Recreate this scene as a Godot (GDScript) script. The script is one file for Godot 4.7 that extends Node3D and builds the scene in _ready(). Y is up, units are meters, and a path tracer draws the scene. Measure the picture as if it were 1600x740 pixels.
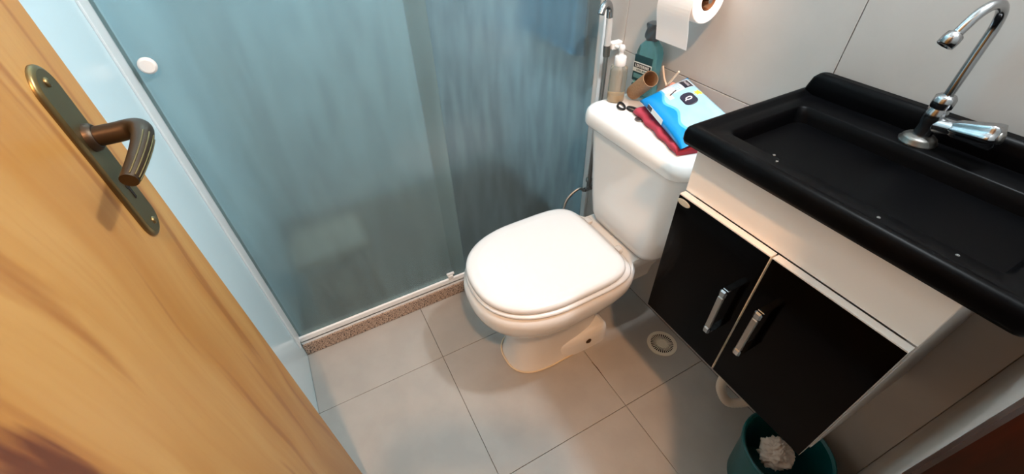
extends Node3D

# ---------------------------------------------------------------- helpers
var used := {}
var M := {}

func numbered(called: String) -> String:
	var n: int = used.get(called, 0)
	used[called] = n + 1
	return called if n == 0 else "%s_%03d" % [called, n]

func begin() -> SurfaceTool:
	var st := SurfaceTool.new()
	st.begin(Mesh.PRIMITIVE_TRIANGLES)
	return st

func tri(st: SurfaceTool, a: Vector3, b: Vector3, c: Vector3, out: Vector3, g: int) -> void:
	var n := (c - a).cross(b - a)
	if n.length_squared() < 1e-18:
		return
	if n.dot(out) < 0.0:
		var s := b
		b = c
		c = s
		n = -n
	n = n.abs()
	st.set_smooth_group(g)
	for p in [a, b, c]:
		var uv := Vector2(p.x, -p.y)
		if n.x > n.y and n.x > n.z:
			uv = Vector2(p.z, -p.y)
		elif n.y > n.z:
			uv = Vector2(p.x, p.z)
		st.set_uv(uv)
		st.add_vertex(p)

func quad(st: SurfaceTool, a: Vector3, b: Vector3, c: Vector3, d: Vector3, out: Vector3, g: int = -1) -> void:
	tri(st, a, b, c, out, g)
	tri(st, a, c, d, out, g)

# a box with chamfered edges
func bx(st: SurfaceTool, c: Vector3, s: Vector3, bev: float = 0.002, turn: Basis = Basis()) -> void:
	var h := s / 2.0
	var b := minf(bev, minf(h.x, minf(h.y, h.z)) * 0.9)
	var v := {}
	for i in 8:
		var sg := Vector3(1 if i & 1 else -1, 1 if i & 2 else -1, 1 if i & 4 else -1)
		for k in 3:
			var p := sg * (h - Vector3(b, b, b))
			p[k] = sg[k] * h[k]
			v[i * 3 + k] = c + turn * p
	for k in 3:
		var u := 1 << ((k + 1) % 3)
		var w := 1 << ((k + 2) % 3)
		for sgn in 2:
			var base := (1 << k) if sgn else 0
			var o := Vector3.ZERO
			o[k] = 1.0 if sgn else -1.0
			quad(st, v[base * 3 + k], v[(base | u) * 3 + k], v[(base | u | w) * 3 + k], v[(base | w) * 3 + k], turn * o)
	if b <= 0.0:
		return
	for k in 3:   # edges running along axis k
		var a1 := (k + 1) % 3
		var a2 := (k + 2) % 3
		for q in 4:
			var i0 := ((1 << a1) if q & 1 else 0) | ((1 << a2) if q & 2 else 0)
			var i1 := i0 | (1 << k)
			var o := Vector3.ZERO
			o[a1] = 1.0 if q & 1 else -1.0
			o[a2] = 1.0 if q & 2 else -1.0
			quad(st, v[i0 * 3 + a1], v[i1 * 3 + a1], v[i1 * 3 + a2], v[i0 * 3 + a2], turn * o)
	for i in 8:
		var o := Vector3(1 if i & 1 else -1, 1 if i & 2 else -1, 1 if i & 4 else -1)
		tri(st, v[i * 3], v[i * 3 + 1], v[i * 3 + 2], turn * o, -1)

func mid(r: Array) -> Vector3:
	var s := Vector3.ZERO
	for p in r:
		s += p
	return s / r.size()

# rings of the same number of points, joined; caps: 0 none, 1 first, 2 last, 3 both
func loft(st: SurfaceTool, rings: Array, caps: int = 3, g: int = 0, inside: bool = false, closed: bool = false) -> void:
	var n: int = rings[0].size()
	var last := rings.size() if closed else rings.size() - 1
	var whole := Vector3.ZERO
	for r in rings:
		whole += mid(r) / rings.size()
	# the surface is turned the same way all over; outward is the way that encloses a positive volume
	var volume := 0.0
	for i in last:
		var A: Array = rings[i]
		var B: Array = rings[(i + 1) % rings.size()]
		for j in n:
			var k := (j + 1) % n
			volume += facing(A[j], A[k], B[k], B[j]).dot((A[j] + A[k] + B[k] + B[j]) / 4.0 - whole)
	if caps & 1:
		volume += cap_way(rings[0]).dot(mid(rings[0]) - whole) * -2.0
	if caps & 2:
		volume += cap_way(rings[-1]).dot(mid(rings[-1]) - whole) * 2.0
	var sgn := signf(volume) * (-1.0 if inside else 1.0)
	for i in last:
		var A: Array = rings[i]
		var B: Array = rings[(i + 1) % rings.size()]
		for j in n:
			var k := (j + 1) % n
			quad(st, A[j], A[k], B[k], B[j], facing(A[j], A[k], B[k], B[j]) * sgn, g)
	if caps & 1:
		fan(st, rings[0], cap_way(rings[0]) * -sgn)
	if caps & 2:
		fan(st, rings[-1], cap_way(rings[-1]) * sgn)

func facing(a: Vector3, b: Vector3, c: Vector3, d: Vector3) -> Vector3:
	return (c - a).cross(d - b)

func cap_way(r: Array) -> Vector3:
	var c := mid(r)
	var s := Vector3.ZERO
	for j in r.size():
		s += (r[j] - c as Vector3).cross(r[(j + 1) % r.size()] - c)
	return s

func fan(st: SurfaceTool, r: Array, out: Vector3) -> void:
	var c := mid(r)
	for j in r.size():
		tri(st, c, r[j], r[(j + 1) % r.size()], out, -1)

func circle(c: Vector3, ax: Vector3, r: float, n: int = 20, up: Vector3 = Vector3.UP) -> Array:
	ax = ax.normalized()
	if absf(ax.dot(up)) > 0.95:
		up = Vector3(0, 0, 1)
	var u := ax.cross(up).normalized()
	var w := ax.cross(u).normalized()
	var out := []
	for i in n:
		var t := TAU * i / n
		out.append(c + u * cos(t) * r + w * sin(t) * r)
	return out

# profile of [radius, height along axis]
func lathe(st: SurfaceTool, o: Vector3, ax: Vector3, prof: Array, n: int = 28, caps: int = 3, inside: bool = false) -> void:
	var rings := []
	for p in prof:
		rings.append(circle(o + ax.normalized() * p[1], ax, maxf(p[0], 1e-4), n))
	loft(st, rings, caps, 0, inside)

# a tube through points; radius constant or one per point
func tube(st: SurfaceTool, pts: Array, r, n: int = 14, caps: int = 3, flat: float = 1.0) -> void:
	var rings := []
	var u := Vector3.ZERO
	for i in pts.size():
		var t: Vector3 = (pts[mini(i + 1, pts.size() - 1)] - pts[maxi(i - 1, 0)]).normalized()
		if i == 0:
			u = t.cross(Vector3.UP)
			if u.length() < 0.1:
				u = t.cross(Vector3(0, 0, 1))
		u = (u - t * u.dot(t)).normalized()
		var w := t.cross(u)
		var rr: float = r[i] if r is Array else r
		var ring := []
		for k in n:
			var a := TAU * k / n
			ring.append(pts[i] + u * cos(a) * rr + w * sin(a) * rr * flat)
		rings.append(ring)
	loft(st, rings, caps)

func curve(pts: Array, per: int = 8) -> Array:   # Catmull-Rom through the points
	var out := []
	for i in pts.size() - 1:
		var a: Vector3 = pts[maxi(i - 1, 0)]
		var d: Vector3 = pts[mini(i + 2, pts.size() - 1)]
		for k in per:
			out.append((pts[i] as Vector3).cubic_interpolate(pts[i + 1], a, d, float(k) / per))
	out.append(pts[-1])
	return out

func rrect(c: Vector3, u: Vector3, w: Vector3, hu: float, hw: float, r: float, per: int = 6) -> Array:
	var out := []
	r = minf(r, minf(hu, hw))
	for q in 4:
		var cx := (hu - r) * (1.0 if q == 0 or q == 3 else -1.0)
		var cy := (hw - r) * (1.0 if q < 2 else -1.0)
		for k in per + 1:
			var a := PI / 2 * (q + float(k) / per)
			out.append(c + u * (cx + cos(a) * r) + w * (cy + sin(a) * r))
	return out

# plan outline: half width, front z, rear z, centre z, exponents front and rear
func egg(xc: float, y: float, hw: float, zf: float, zr: float, zc: float, nf: float, nr: float, n: int = 56) -> Array:
	var out := []
	for i in n:
		var t := TAU * i / n
		var s := sin(t)
		var e := nf if s > 0 else nr
		var x := signf(cos(t)) * pow(absf(cos(t)), 2.0 / e) * hw
		var z := zc + (zf - zc if s > 0 else zr - zc) * pow(absf(s), 2.0 / e)
		out.append(Vector3(xc + x, y, z))
	return out

func obj(called: String, st: SurfaceTool, m: Material, parent: Node3D = null) -> MeshInstance3D:
	st.generate_normals()
	var o := MeshInstance3D.new()
	o.mesh = st.commit()
	o.mesh.surface_set_material(0, m)
	if parent == null:
		o.name = numbered(called)
		add_child(o, true)
	else:
		o.name = called
		parent.add_child(o, true)
	return o

func thing(called: String, label: String, category: String, group: String = "") -> Node3D:
	var o := Node3D.new()
	o.name = numbered(called)
	add_child(o, true)
	tag(o, label, category, group)
	return o

func tag(o: Node, label: String, category: String, group: String = "") -> void:
	o.set_meta("label", label)
	o.set_meta("category", category)
	if group:
		o.set_meta("group", group)

func struct(called: String, st: SurfaceTool, m: Material, label: String, category: String) -> MeshInstance3D:
	var o := obj(called, st, m)
	o.name = called
	o.set_meta("kind", "structure")
	tag(o, label, category)
	return o

func based(o: MeshInstance3D, at: Vector3) -> void:
	o.position = at

func mat(c: Color, rough: float = 0.5, metal: float = 0.0, spec: float = 0.5) -> StandardMaterial3D:
	var m := StandardMaterial3D.new()
	m.albedo_color = c
	m.roughness = rough
	m.metallic = metal
	m.metallic_specular = spec
	return m

func C(r: int, g: int, b: int, a: float = 1.0) -> Color:
	return Color(r / 255.0, g / 255.0, b / 255.0, a)

func noise_tex(freq: float, stops: Array, octaves: int = 4, sd: int = 1, kind: int = FastNoiseLite.TYPE_SIMPLEX_SMOOTH, size: int = 512) -> NoiseTexture2D:
	var t := NoiseTexture2D.new()
	t.width = size
	t.height = size
	t.seamless = true
	var n := FastNoiseLite.new()
	n.noise_type = kind
	n.frequency = freq
	n.fractal_octaves = octaves
	n.seed = sd
	t.noise = n
	var g := Gradient.new()
	var off := PackedFloat32Array()
	var col := PackedColorArray()
	for s in stops:
		off.append(s[0])
		col.append(s[1])
	g.offsets = off
	g.colors = col
	t.color_ramp = g
	return t

func planar(m: StandardMaterial3D, t: Texture2D, scale: Vector3, world: bool = true) -> StandardMaterial3D:
	m.albedo_texture = t
	m.uv1_triplanar = true
	m.uv1_world_triplanar = world
	m.uv1_scale = scale
	m.albedo_color = Color.WHITE
	return m

func lettering(called: String, text: String, size: float, at: Vector3, turn: Basis, m: Material, parent: Node3D, fontname: String = "Droid Sans", bold: bool = true) -> void:
	var f := SystemFont.new()
	f.font_names = PackedStringArray([fontname])
	f.font_weight = 700 if bold else 400
	var t := TextMesh.new()
	t.text = text
	t.font = f
	t.font_size = 48
	t.pixel_size = size / 48.0
	t.depth = 0.0006
	t.material = m
	var o := MeshInstance3D.new()
	o.mesh = t
	o.name = called
	o.transform = Transform3D(turn, at)
	parent.add_child(o, true)

# ---------------------------------------------------------------- materials
func wood_image() -> ImageTexture:
	var w := 320
	var h := 1024
	var im := Image.create(w, h, false, Image.FORMAT_RGB8)
	var a := FastNoiseLite.new()
	a.seed = 11
	a.frequency = 1.0
	a.fractal_octaves = 4
	var b := FastNoiseLite.new()
	b.seed = 23
	b.frequency = 1.0
	b.fractal_octaves = 3
	var pale := C(190, 144, 84)
	var gold := C(172, 118, 56)
	var brown := C(140, 82, 36)
	var dark := C(70, 22, 8)
	for y in h:
		var Y := y / float(h) * 2.1        # metres from the top of the leaf
		for x in w:
			var X := x / float(w) * 0.62
			# growth lines bend round a knot
			var dk := Vector2(X - 0.376, (Y - 1.04) * 0.24)
			var bend := 0.05 * exp(-dk.length_squared() / 0.012) * signf(dk.x)
			var q := X + bend + 0.035 * b.get_noise_2d(X * 1.5, Y * 1.2)
			var s := a.get_noise_2d(q * 13.0, Y * 1.0)
			var fine := b.get_noise_2d(q * 150.0, Y * 5.0)
			var c := gold.lerp(pale, clampf(0.45 + s * 1.0, 0.0, 1.0))
			var streak := a.get_noise_2d(q * 24.0 + 40.0, Y * 1.15 + 9.0)
			c = c.lerp(brown, clampf((streak - 0.22) * 2.4, 0.0, 0.55))
			c = c.lerp(gold, clampf(fine * 0.5, 0.0, 0.3))
			c = c.lerp(dark, clampf(1.5 - dk.length() / 0.012 + a.get_noise_2d(q * 90.0, Y * 6.0) * 0.9, 0.0, 0.8))
			im.set_pixel(x, y, c)
	return ImageTexture.create_from_image(im)

func pack_image() -> ImageTexture:
	var w := 384
	var h := 200
	var im := Image.create(w, h, false, Image.FORMAT_RGB8)
	var n := FastNoiseLite.new()
	n.seed = 5
	n.frequency = 1.0
	for y in h:
		for x in w:
			var u := x / float(w)
			var v := 1.0 - y / float(h)
			var c := C(146, 192, 212).lerp(C(166, 206, 222), n.get_noise_2d(u * 4, v * 4) * 0.5 + 0.5)
			var edge := 0.34 + 0.05 * sin(u * 15.0) - 0.10 * u
			if v < edge:
				c = C(0, 138, 212)
			elif v < edge + 0.05:
				c = C(90, 180, 224)
			# white label with small print
			if u > 0.035 and u < 0.235 and v > 0.42 and v < 0.97:
				c = C(216, 222, 228)
				if u > 0.06 and u < 0.21 and v > 0.45 and v < 0.74 and fmod(u * 100.0, 3.2) < 1.3 and n.get_noise_2d(u * 300, v * 60) > -0.25:
					c = C(120, 190, 222) if v > 0.62 else C(200, 190, 190)
			if u > 0.055 and u < 0.23 and v > 0.77 and v < 0.94:
				c = C(33, 30, 44)
			# yellow splash
			var d := Vector2((u - 0.375) * 1.9, v - 0.9)
			if d.length() < 0.075 + 0.022 * sin(d.angle() * 7.0):
				c = C(243, 226, 60)
			# pale arm with a dark stick
			var e := Vector2((u - 0.25) * 1.9, v - 0.42)
			if absf(e.x) < 0.12 and absf(e.y - 0.02) < 0.045:
				c = C(238, 206, 196)
			if absf(e.x + e.y * 0.5) < 0.018 and e.y > 0.03 and e.y < 0.2:
				c = C(60, 50, 56)
			im.set_pixel(x, y, c)
	return ImageTexture.create_from_image(im)

func make_materials() -> void:
	M.porcelain = mat(C(240, 241, 240), 0.1)
	M.plastic = mat(C(222, 223, 223), 0.22)
	M.white = mat(C(236, 238, 238), 0.35)
	M.chrome = mat(C(176, 178, 181), 0.16, 1.0)
	M.dull_chrome = mat(C(165, 163, 160), 0.32, 1.0)
	M.steel = mat(C(140, 138, 134), 0.4, 1.0)
	M.black = planar(mat(Color.WHITE, 0.38, 0.0, 0.17), noise_tex(0.05, [[0.0, C(2, 2, 3)], [0.72, C(4, 4, 5)], [0.9, C(9, 9, 10)]], 5, 3), Vector3(4, 4, 4))
	M.black_gloss = mat(C(3, 2, 2), 0.12, 0.0, 0.16)
	M.melamine = mat(C(250, 246, 241), 0.36)
	M.floor_tile = planar(mat(Color.WHITE, 0.33, 0.0, 0.45), noise_tex(0.012, [[0.25, C(166, 161, 154)], [0.5, C(169, 164, 157)], [0.8, C(172, 167, 160)]], 6, 7), Vector3(1.1, 1.1, 1.1))
	M.grout = mat(C(96, 90, 84), 0.9)
	M.wall_tile = planar(mat(Color.WHITE, 0.24, 0.0, 0.5), noise_tex(0.01, [[0.2, C(192, 187, 182)], [0.8, C(197, 192, 187)]], 4, 9), Vector3(1, 1, 1))
	M.wall_grout = mat(C(176, 170, 162), 0.9)
	M.wall_paint = mat(C(220, 240, 246), 0.22)
	M.shower_tile = planar(mat(Color.WHITE, 0.35), noise_tex(0.01, [[0.2, C(186, 198, 202)], [0.8, C(198, 210, 214)]], 4, 19), Vector3(1, 1, 1))
	M.shower_floor = mat(C(19, 19, 18), 0.7)
	M.ceiling = mat(C(168, 166, 162), 0.9)
	M.hall = mat(C(132, 124, 116), 0.9)
	M.granite = planar(mat(Color.WHITE, 0.3), noise_tex(0.035, [[0.0, C(36, 30, 28)], [0.30, C(64, 54, 48)], [0.36, C(148, 126, 110)], [0.55, C(172, 148, 130)], [0.8, C(188, 170, 154)]], 3, 13), Vector3(7, 7, 7))
	M.wood = mat(Color.WHITE, 0.38)
	M.wood.albedo_texture = wood_image()
	M.wood.uv1_scale = Vector3(1.0 / 0.62, 1.0 / 2.1, 1)
	M.wood.uv1_offset = Vector3(0.57 / 0.62, 1.0, 0)
	M.dark_wood = planar(mat(Color.WHITE, 0.3), noise_tex(0.02, [[0.2, C(26, 8, 4)], [0.6, C(42, 14, 7)], [0.9, C(58, 22, 11)]], 5, 17), Vector3(8, 0.7, 8))
	M.brass = mat(C(124, 106, 70), 0.34, 0.9)
	M.bronze = mat(C(66, 54, 42), 0.42, 0.75)
	M.hole = mat(C(14, 12, 11), 0.8)
	var grime := noise_tex(0.012, [[0.2, C(169, 188, 190)], [0.5, C(174, 194, 196)], [0.8, C(178, 199, 201)]], 6, 31)
	M.glass_front = planar(mat(Color.WHITE, 0.21, 0.0, 0.4), grime, Vector3(1.0, 0.4, 2.4))
	M.glass_front.albedo_color = Color(0.96, 1.0, 1.01, 0.23)
	M.glass_front.refraction_enabled = true
	M.glass_front.refraction_scale = 0.05
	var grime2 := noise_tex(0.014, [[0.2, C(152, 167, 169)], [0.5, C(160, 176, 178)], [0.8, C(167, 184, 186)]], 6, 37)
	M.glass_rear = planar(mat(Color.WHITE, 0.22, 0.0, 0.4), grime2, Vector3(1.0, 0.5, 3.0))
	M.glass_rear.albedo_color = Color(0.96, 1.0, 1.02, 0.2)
	M.glass_rear.refraction_enabled = true
	M.glass_rear.refraction_scale = 0.05

# ---------------------------------------------------------------- scene
func _ready() -> void:
	var cam := Camera3D.new()
	cam.name = "camera"
	cam.position = Vector3(0, 1.31, 0)
	cam.transform.basis = Basis(Vector3(0.471343, -0.028982, -0.881473), Vector3(-0.580692, 0.742047, -0.334907), Vector3(0.663801, 0.669721, 0.332929)).orthonormalized()
	cam.fov = 58.6193
	cam.near = 0.03
	add_child(cam)
	var we := WorldEnvironment.new()
	we.name = "environment"
	var env := Environment.new()
	env.background_mode = Environment.BG_COLOR
	env.background_color = Color(0.0, 0.0, 0.0)
	env.tonemap_mode = Environment.TONE_MAPPER_LINEAR
	env.tonemap_exposure = 0.35
	env.sdfgi_enabled = true
	env.ssao_enabled = true
	env.ssil_enabled = true
	we.environment = env
	add_child(we)
	make_materials()
	lamps()
	shell()
	shower()
	door_leaf()
	toilet()
	vanity()
	faucet()
	wall_things()
	tank_things()
	floor_things()
	photographer(cam)

func lamp(called: String, at: Vector3, c: Color, e: float, size: float) -> void:
	var l := OmniLight3D.new()
	l.name = called
	l.position = at
	l.light_color = c
	l.light_energy = e
	l.light_size = size
	l.omni_range = 8.0
	l.omni_attenuation = 2.0
	l.shadow_enabled = true
	add_child(l)

func lamps() -> void:
	# warm ceiling lamp of the hall, just outside the doorway behind the camera
	var t := thing("ceiling_lamp", "round warm ceiling lamp in the hall outside the door", "lamp")
	var st := begin()
	lathe(st, Vector3(0.51, 2.475, 0.03), Vector3.DOWN, [[0.075, 0.0], [0.075, 0.02], [0.06, 0.028]])
	obj("base", st, M.white, t)
	var warm := mat(C(255, 240, 220), 0.4)
	warm.emission_enabled = true
	warm.emission = C(255, 205, 160)
	warm.emission_energy_multiplier = 1.5
	st = begin()
	lathe(st, Vector3(0.51, 2.447, 0.03), Vector3.DOWN, [[0.055, 0.0], [0.058, 0.012], [0.045, 0.028], [0.02, 0.036]])
	obj("lamp_shade", st, warm, t)
	lamp("hall_light", Vector3(0.51, 2.36, 0.03), C(255, 193, 142), 8.0, 0.045)
	# cool lamp over the mirror above the basin
	t = thing("mirror_lamp", "cool white globe lamp on the wall above the basin", "lamp")
	st = begin()
	lathe(st, Vector3(-0.24, 2.02, -0.9195), Vector3(0, 0, 1), [[0.045, 0.0], [0.045, 0.012], [0.02, 0.02], [0.016, 0.05]])
	obj("base", st, M.chrome, t)
	var cool := mat(C(245, 250, 255), 0.4)
	cool.emission_enabled = true
	cool.emission = C(225, 240, 255)
	cool.emission_energy_multiplier = 2.0
	st = begin()
	lathe(st, Vector3(-0.24, 2.02, -0.869), Vector3(0, 0, 1), [[0.018, 0.0], [0.042, 0.012], [0.058, 0.035], [0.06, 0.058], [0.052, 0.08], [0.03, 0.098], [0.008, 0.104]])
	obj("lamp_shade", st, cool, t)
	lamp("mirror_light", Vector3(-0.24, 2.02, -0.815), C(240, 249, 255), 4.1, 0.05)

	# cool ceiling lamp inside the shower
	t = thing("shower_lamp", "small round cool white ceiling lamp above the shower", "lamp")
	st = begin()
	lathe(st, Vector3(-1.55, 2.475, -0.3), Vector3.DOWN, [[0.075, 0.0], [0.075, 0.02], [0.06, 0.028]])
	obj("base", st, M.white, t)
	st = begin()
	lathe(st, Vector3(-1.55, 2.447, -0.3), Vector3.DOWN, [[0.055, 0.0], [0.058, 0.012], [0.045, 0.028], [0.02, 0.036]])
	obj("lamp_shade", st, cool, t)
	lamp("shower_light", Vector3(-1.55, 2.36, -0.3), C(236, 246, 252), 9.5, 0.05)

func tiles(parent: Node3D, xs: Array, ys: Array, m: Material, put: Callable, gap: float, deep: float) -> void:
	for i in xs.size() - 1:
		for j in ys.size() - 1:
			var st := begin()
			var su: float = xs[i + 1] - xs[i] - gap
			var sv: float = ys[j + 1] - ys[j] - gap
			var at: Array = put.call((xs[i] + xs[i + 1]) / 2, (ys[j] + ys[j + 1]) / 2, su, sv, deep)
			bx(st, at[0], at[1], 0.0007)
			obj("tile", st, m, parent)

func slab(lo: Vector3, hi: Vector3) -> SurfaceTool:
	var st := begin()
	bx(st, (lo + hi) / 2, hi - lo, 0.0)
	return st

func shell() -> void:
	var fl := struct("floor", slab(Vector3(-1.13, -0.1, -1.4), Vector3(1.5, -0.006, 1.4)), M.grout, "grey beige ceramic tile floor", "floor")
	var on_floor := func(u, v, su, sv, d): return [Vector3(u, -d / 2, v), Vector3(su, d, sv)]
	tiles(fl, [-1.13, -0.862, -0.41, 0.04], [-0.92, -0.588, -0.14, 0.285], M.floor_tile, on_floor, 0.0013, 0.006)
	tiles(fl, [0.04, 0.49, 0.94, 1.39], [-1.3, -0.85, -0.4, 0.05, 0.5, 0.95, 1.39], M.floor_tile, on_floor, 0.0013, 0.006)
	# a hairline crack in the tile by the pedestal
	var st := begin()
	tube(st, [Vector3(-0.590, 0.0, -0.586), Vector3(-0.565, 0.0, -0.589), Vector3(-0.517, 0.0, -0.588)], [0.0005, 0.0016, 0.0004], 6, 3)
	obj("stain", st, mat(C(84, 58, 44), 0.8), fl)
	struct("floor_shower", slab(Vector3(-2.0, -0.1, -0.92), Vector3(-1.13, 0.0, 0.285)), M.shower_floor, "dark stone floor of the shower behind the glass", "floor")
	struct("ceiling", slab(Vector3(-2.05, 2.48, -1.45), Vector3(1.5, 2.56, 1.45)), M.ceiling, "plain white ceiling", "ceiling")
	var wb := struct("wall_back", slab(Vector3(-2.05, -0.1, -1.05), Vector3(0.16, 2.48, -0.926)), M.wall_grout, "beige white tiled wall behind toilet and basin", "wall")
	var on_back := func(u, v, su, sv, d): return [Vector3(u, v, -0.92 - d / 2), Vector3(su, sv, d)]
	tiles(wb, [-1.135, -1.03, -0.43, 0.05], [0.0, 0.862, 1.29, 1.72, 2.15, 2.48], M.wall_tile, on_back, 0.0018, 0.006)
	tiles(wb, [-1.95, -1.55, -1.14], [0.0, 0.43, 0.862, 1.29, 1.72, 2.15, 2.48], M.shower_tile, on_back, 0.003, 0.006)
	struct("wall_front", slab(Vector3(-1.16, -0.1, 0.285), Vector3(0.16, 2.48, 0.385)), M.wall_paint, "smooth white wall between the open door and the shower glass", "wall")
	struct("wall_front_shower", slab(Vector3(-2.05, -0.1, 0.285), Vector3(-1.16, 2.48, 0.385)), M.shower_tile, "grey wall inside the shower, behind the front glass panel", "wall")
	struct("wall_left", slab(Vector3(-2.05, -0.1, -0.926), Vector3(-1.95, 2.48, 0.285)), M.shower_tile, "grey far wall of the shower behind frosted glass", "wall")
	# right wall with the doorway
	st = begin()
	bx(st, Vector3(0.105, 1.19, -0.668), Vector3(0.11, 2.58, 0.516), 0.0)
	bx(st, Vector3(0.105, 2.31, -0.09), Vector3(0.11, 0.34, 0.64), 0.0)
	bx(st, Vector3(0.105, 1.19, 0.2575), Vector3(0.11, 2.58, 0.055), 0.0)
	struct("wall_right", st, M.wall_tile, "pale tiled wall to the right of the basin cabinet", "wall")
	# dark wooden door frame round the doorway
	st = begin()
	bx(st, Vector3(0.103, 1.065, -0.391), Vector3(0.124, 2.13, 0.038), 0.003)
	obj_frame(st)
	# the hall
	struct("wall_hall_right", slab(Vector3(1.4, -0.1, -1.45), Vector3(1.5, 2.48, 1.45)), M.hall, "plain pale wall of the hall", "wall")
	struct("wall_hall_back", slab(Vector3(0.16, -0.1, -1.45), Vector3(1.4, 2.48, -1.35)), M.hall, "plain pale end wall of the hall", "wall")
	struct("wall_hall_front", slab(Vector3(0.16, -0.1, 1.35), Vector3(1.4, 2.48, 1.45)), M.hall, "plain pale front wall of the hall", "wall")

func obj_frame(st: SurfaceTool) -> void:
	bx(st, Vector3(0.1, 2.13, -0.09), Vector3(0.126, 0.036, 0.64), 0.003)
	bx(st, Vector3(0.112, 1.065, 0.21), Vector3(0.1, 2.13, 0.036), 0.003)
	struct("trim_1", st, M.dark_wood, "dark reddish brown wooden door frame at the lower right corner", "door frame")

func shower() -> void:
	# granite sill
	var st := begin()
	bx(st, Vector3(-1.1385, 0.0295, -0.3175), Vector3(0.067, 0.059, 1.204), 0.003)
	struct("trim_2", st, M.granite, "speckled pinkish granite sill under the shower glass", "sill")
	var t := thing("shower_screen", "frosted green tinted sliding glass shower screen with white rail on granite sill", "shower screen")
	# rail: lower white channel with a groove
	st = begin()
	bx(st, Vector3(-1.119, 0.0700, -0.3175), Vector3(0.026, 0.022, 1.2), 0.003)
	bx(st, Vector3(-1.1105, 0.0855, -0.3175), Vector3(0.009, 0.030, 1.2), 0.003)
	obj("rail", st, M.white, t)
	st = begin()
	bx(st, Vector3(-1.139, 2.20, -0.3175), Vector3(0.066, 0.05, 1.2), 0.003)
	obj("top_rail", st, M.white, t)
	var front := begin()
	bx(front, Vector3(-1.124, 1.1305, -0.0335), Vector3(0.008, 2.097, 0.633), 0.001)
	obj("sliding_panel", front, M.glass_front, t)
	st = begin()
	bx(st, Vector3(-1.152, 1.117, -0.608), Vector3(0.008, 2.115, 0.612), 0.001)
	obj("fixed_panel", st, M.glass_rear, t)
	# wall profiles
	st = begin()
	bx(st, Vector3(-1.1, 1.14, 0.2825), Vector3(0.062, 2.10, 0.005), 0.001)
	bx(st, Vector3(-1.1325, 1.14, 0.279), Vector3(0.009, 2.10, 0.011), 0.001)
	obj("wall_profile", st, M.white, t)
	st = begin()
	bx(st, Vector3(-1.138, 1.14, -0.9165), Vector3(0.04, 2.10, 0.006), 0.001)
	bx(st, Vector3(-1.118, 1.14, -0.9135), Vector3(0.004, 2.10, 0.012), 0.001)
	obj("wall_profile", st, M.white, t)
	# knob
	st = begin()
	lathe(st, Vector3(-1.1199, 1.019, 0.248), Vector3(1, 0, 0), [[0.006, 0.0], [0.006, 0.006], [0.0145, 0.008], [0.0165, 0.012], [0.0155, 0.017], [0.012, 0.019]])
	obj("knob", st, M.plastic, t)
	# little guide clip on the rail
	st = begin()
	bx(st, Vector3(-1.109, 0.1085, -0.283), Vector3(0.014, 0.016, 0.02), 0.002)
	bx(st, Vector3(-1.111, 0.1205, -0.285), Vector3(0.01, 0.01, 0.03), 0.002)
	obj("guide_clip", st, M.plastic, t)
	# things in the shower, seen blurred through the glass
	t = thing("bath_towel", "blurred blue towel hanging behind the frosted glass at upper right", "towel")
	st = begin()
	var rings := []
	for j in 15:
		var y := 1.62 - j * 0.058
		var ring := []
		for i in 41:
			var x := -1.58 + i * 0.0102
			ring.append(Vector3(x, y, -0.87 + 0.012 * sin(i * 0.7 + j * 0.08) + 0.004 * sin(i * 1.9)))
		for i in 41:
			var x := -1.58 + (40 - i) * 0.0102
			ring.append(Vector3(x, y, -0.879 + 0.012 * sin((40 - i) * 0.7 + j * 0.08) + 0.004 * sin((40 - i) * 1.9)))
		rings.append(ring)
	loft(st, rings)
	obj("cloth", st, mat(C(0, 128, 160), 0.95), t)
	st = begin()
	tube(st, [Vector3(-1.62, 1.63, -0.874), Vector3(-1.13 - 0.035, 1.63, -0.874)], 0.008)
	bx(st, Vector3(-1.6, 1.63, -0.897), Vector3(0.02, 0.02, 0.044), 0.003)
	bx(st, Vector3(-1.19, 1.63, -0.897), Vector3(0.02, 0.02, 0.044), 0.003)
	obj("rail", st, M.chrome, t)
	t = thing("bath_stool", "blurred low stool with beige top behind the lower left of the frosted glass", "stool")
	st = begin()
	bx(st, Vector3(-1.33, 0.285, 0.08), Vector3(0.2, 0.05, 0.26), 0.012)
	obj("seat", st, mat(C(98, 84, 72), 0.6), t)
	for s in [Vector2(-1, -1), Vector2(1, -1), Vector2(-1, 1), Vector2(1, 1)]:
		st = begin()
		tube(st, [Vector3(-1.33 + s.x * 0.085, 0.0, 0.08 + s.y * 0.115), Vector3(-1.33 + s.x * 0.075, 0.26, 0.08 + s.y * 0.1)], 0.014)
		obj("leg", st, mat(C(70, 64, 58), 0.5), t)
	t = thing("bucket", "blurred dark bucket under the beige stool behind the frosted glass", "bucket")
	st = begin()
	lathe(st, Vector3(-1.33, 0.001, 0.09), Vector3.UP, [[0.058, 0.0], [0.062, 0.01], [0.07, 0.2], [0.074, 0.203], [0.072, 0.21], [0.066, 0.205], [0.056, 0.012], [0.02, 0.01]], 30)
	obj("body", st, mat(C(10, 14, 16), 0.4), t)
	st = begin()
	tube(st, curve([Vector3(-1.33, 0.2, 0.163), Vector3(-1.30, 0.17, 0.17), Vector3(-1.252, 0.12, 0.13), Vector3(-1.246, 0.11, 0.09), Vector3(-1.252, 0.12, 0.05), Vector3(-1.30, 0.17, 0.01), Vector3(-1.33, 0.2, 0.017)], 6), 0.003, 8)
	obj("handle", st, M.steel, t)

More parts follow.
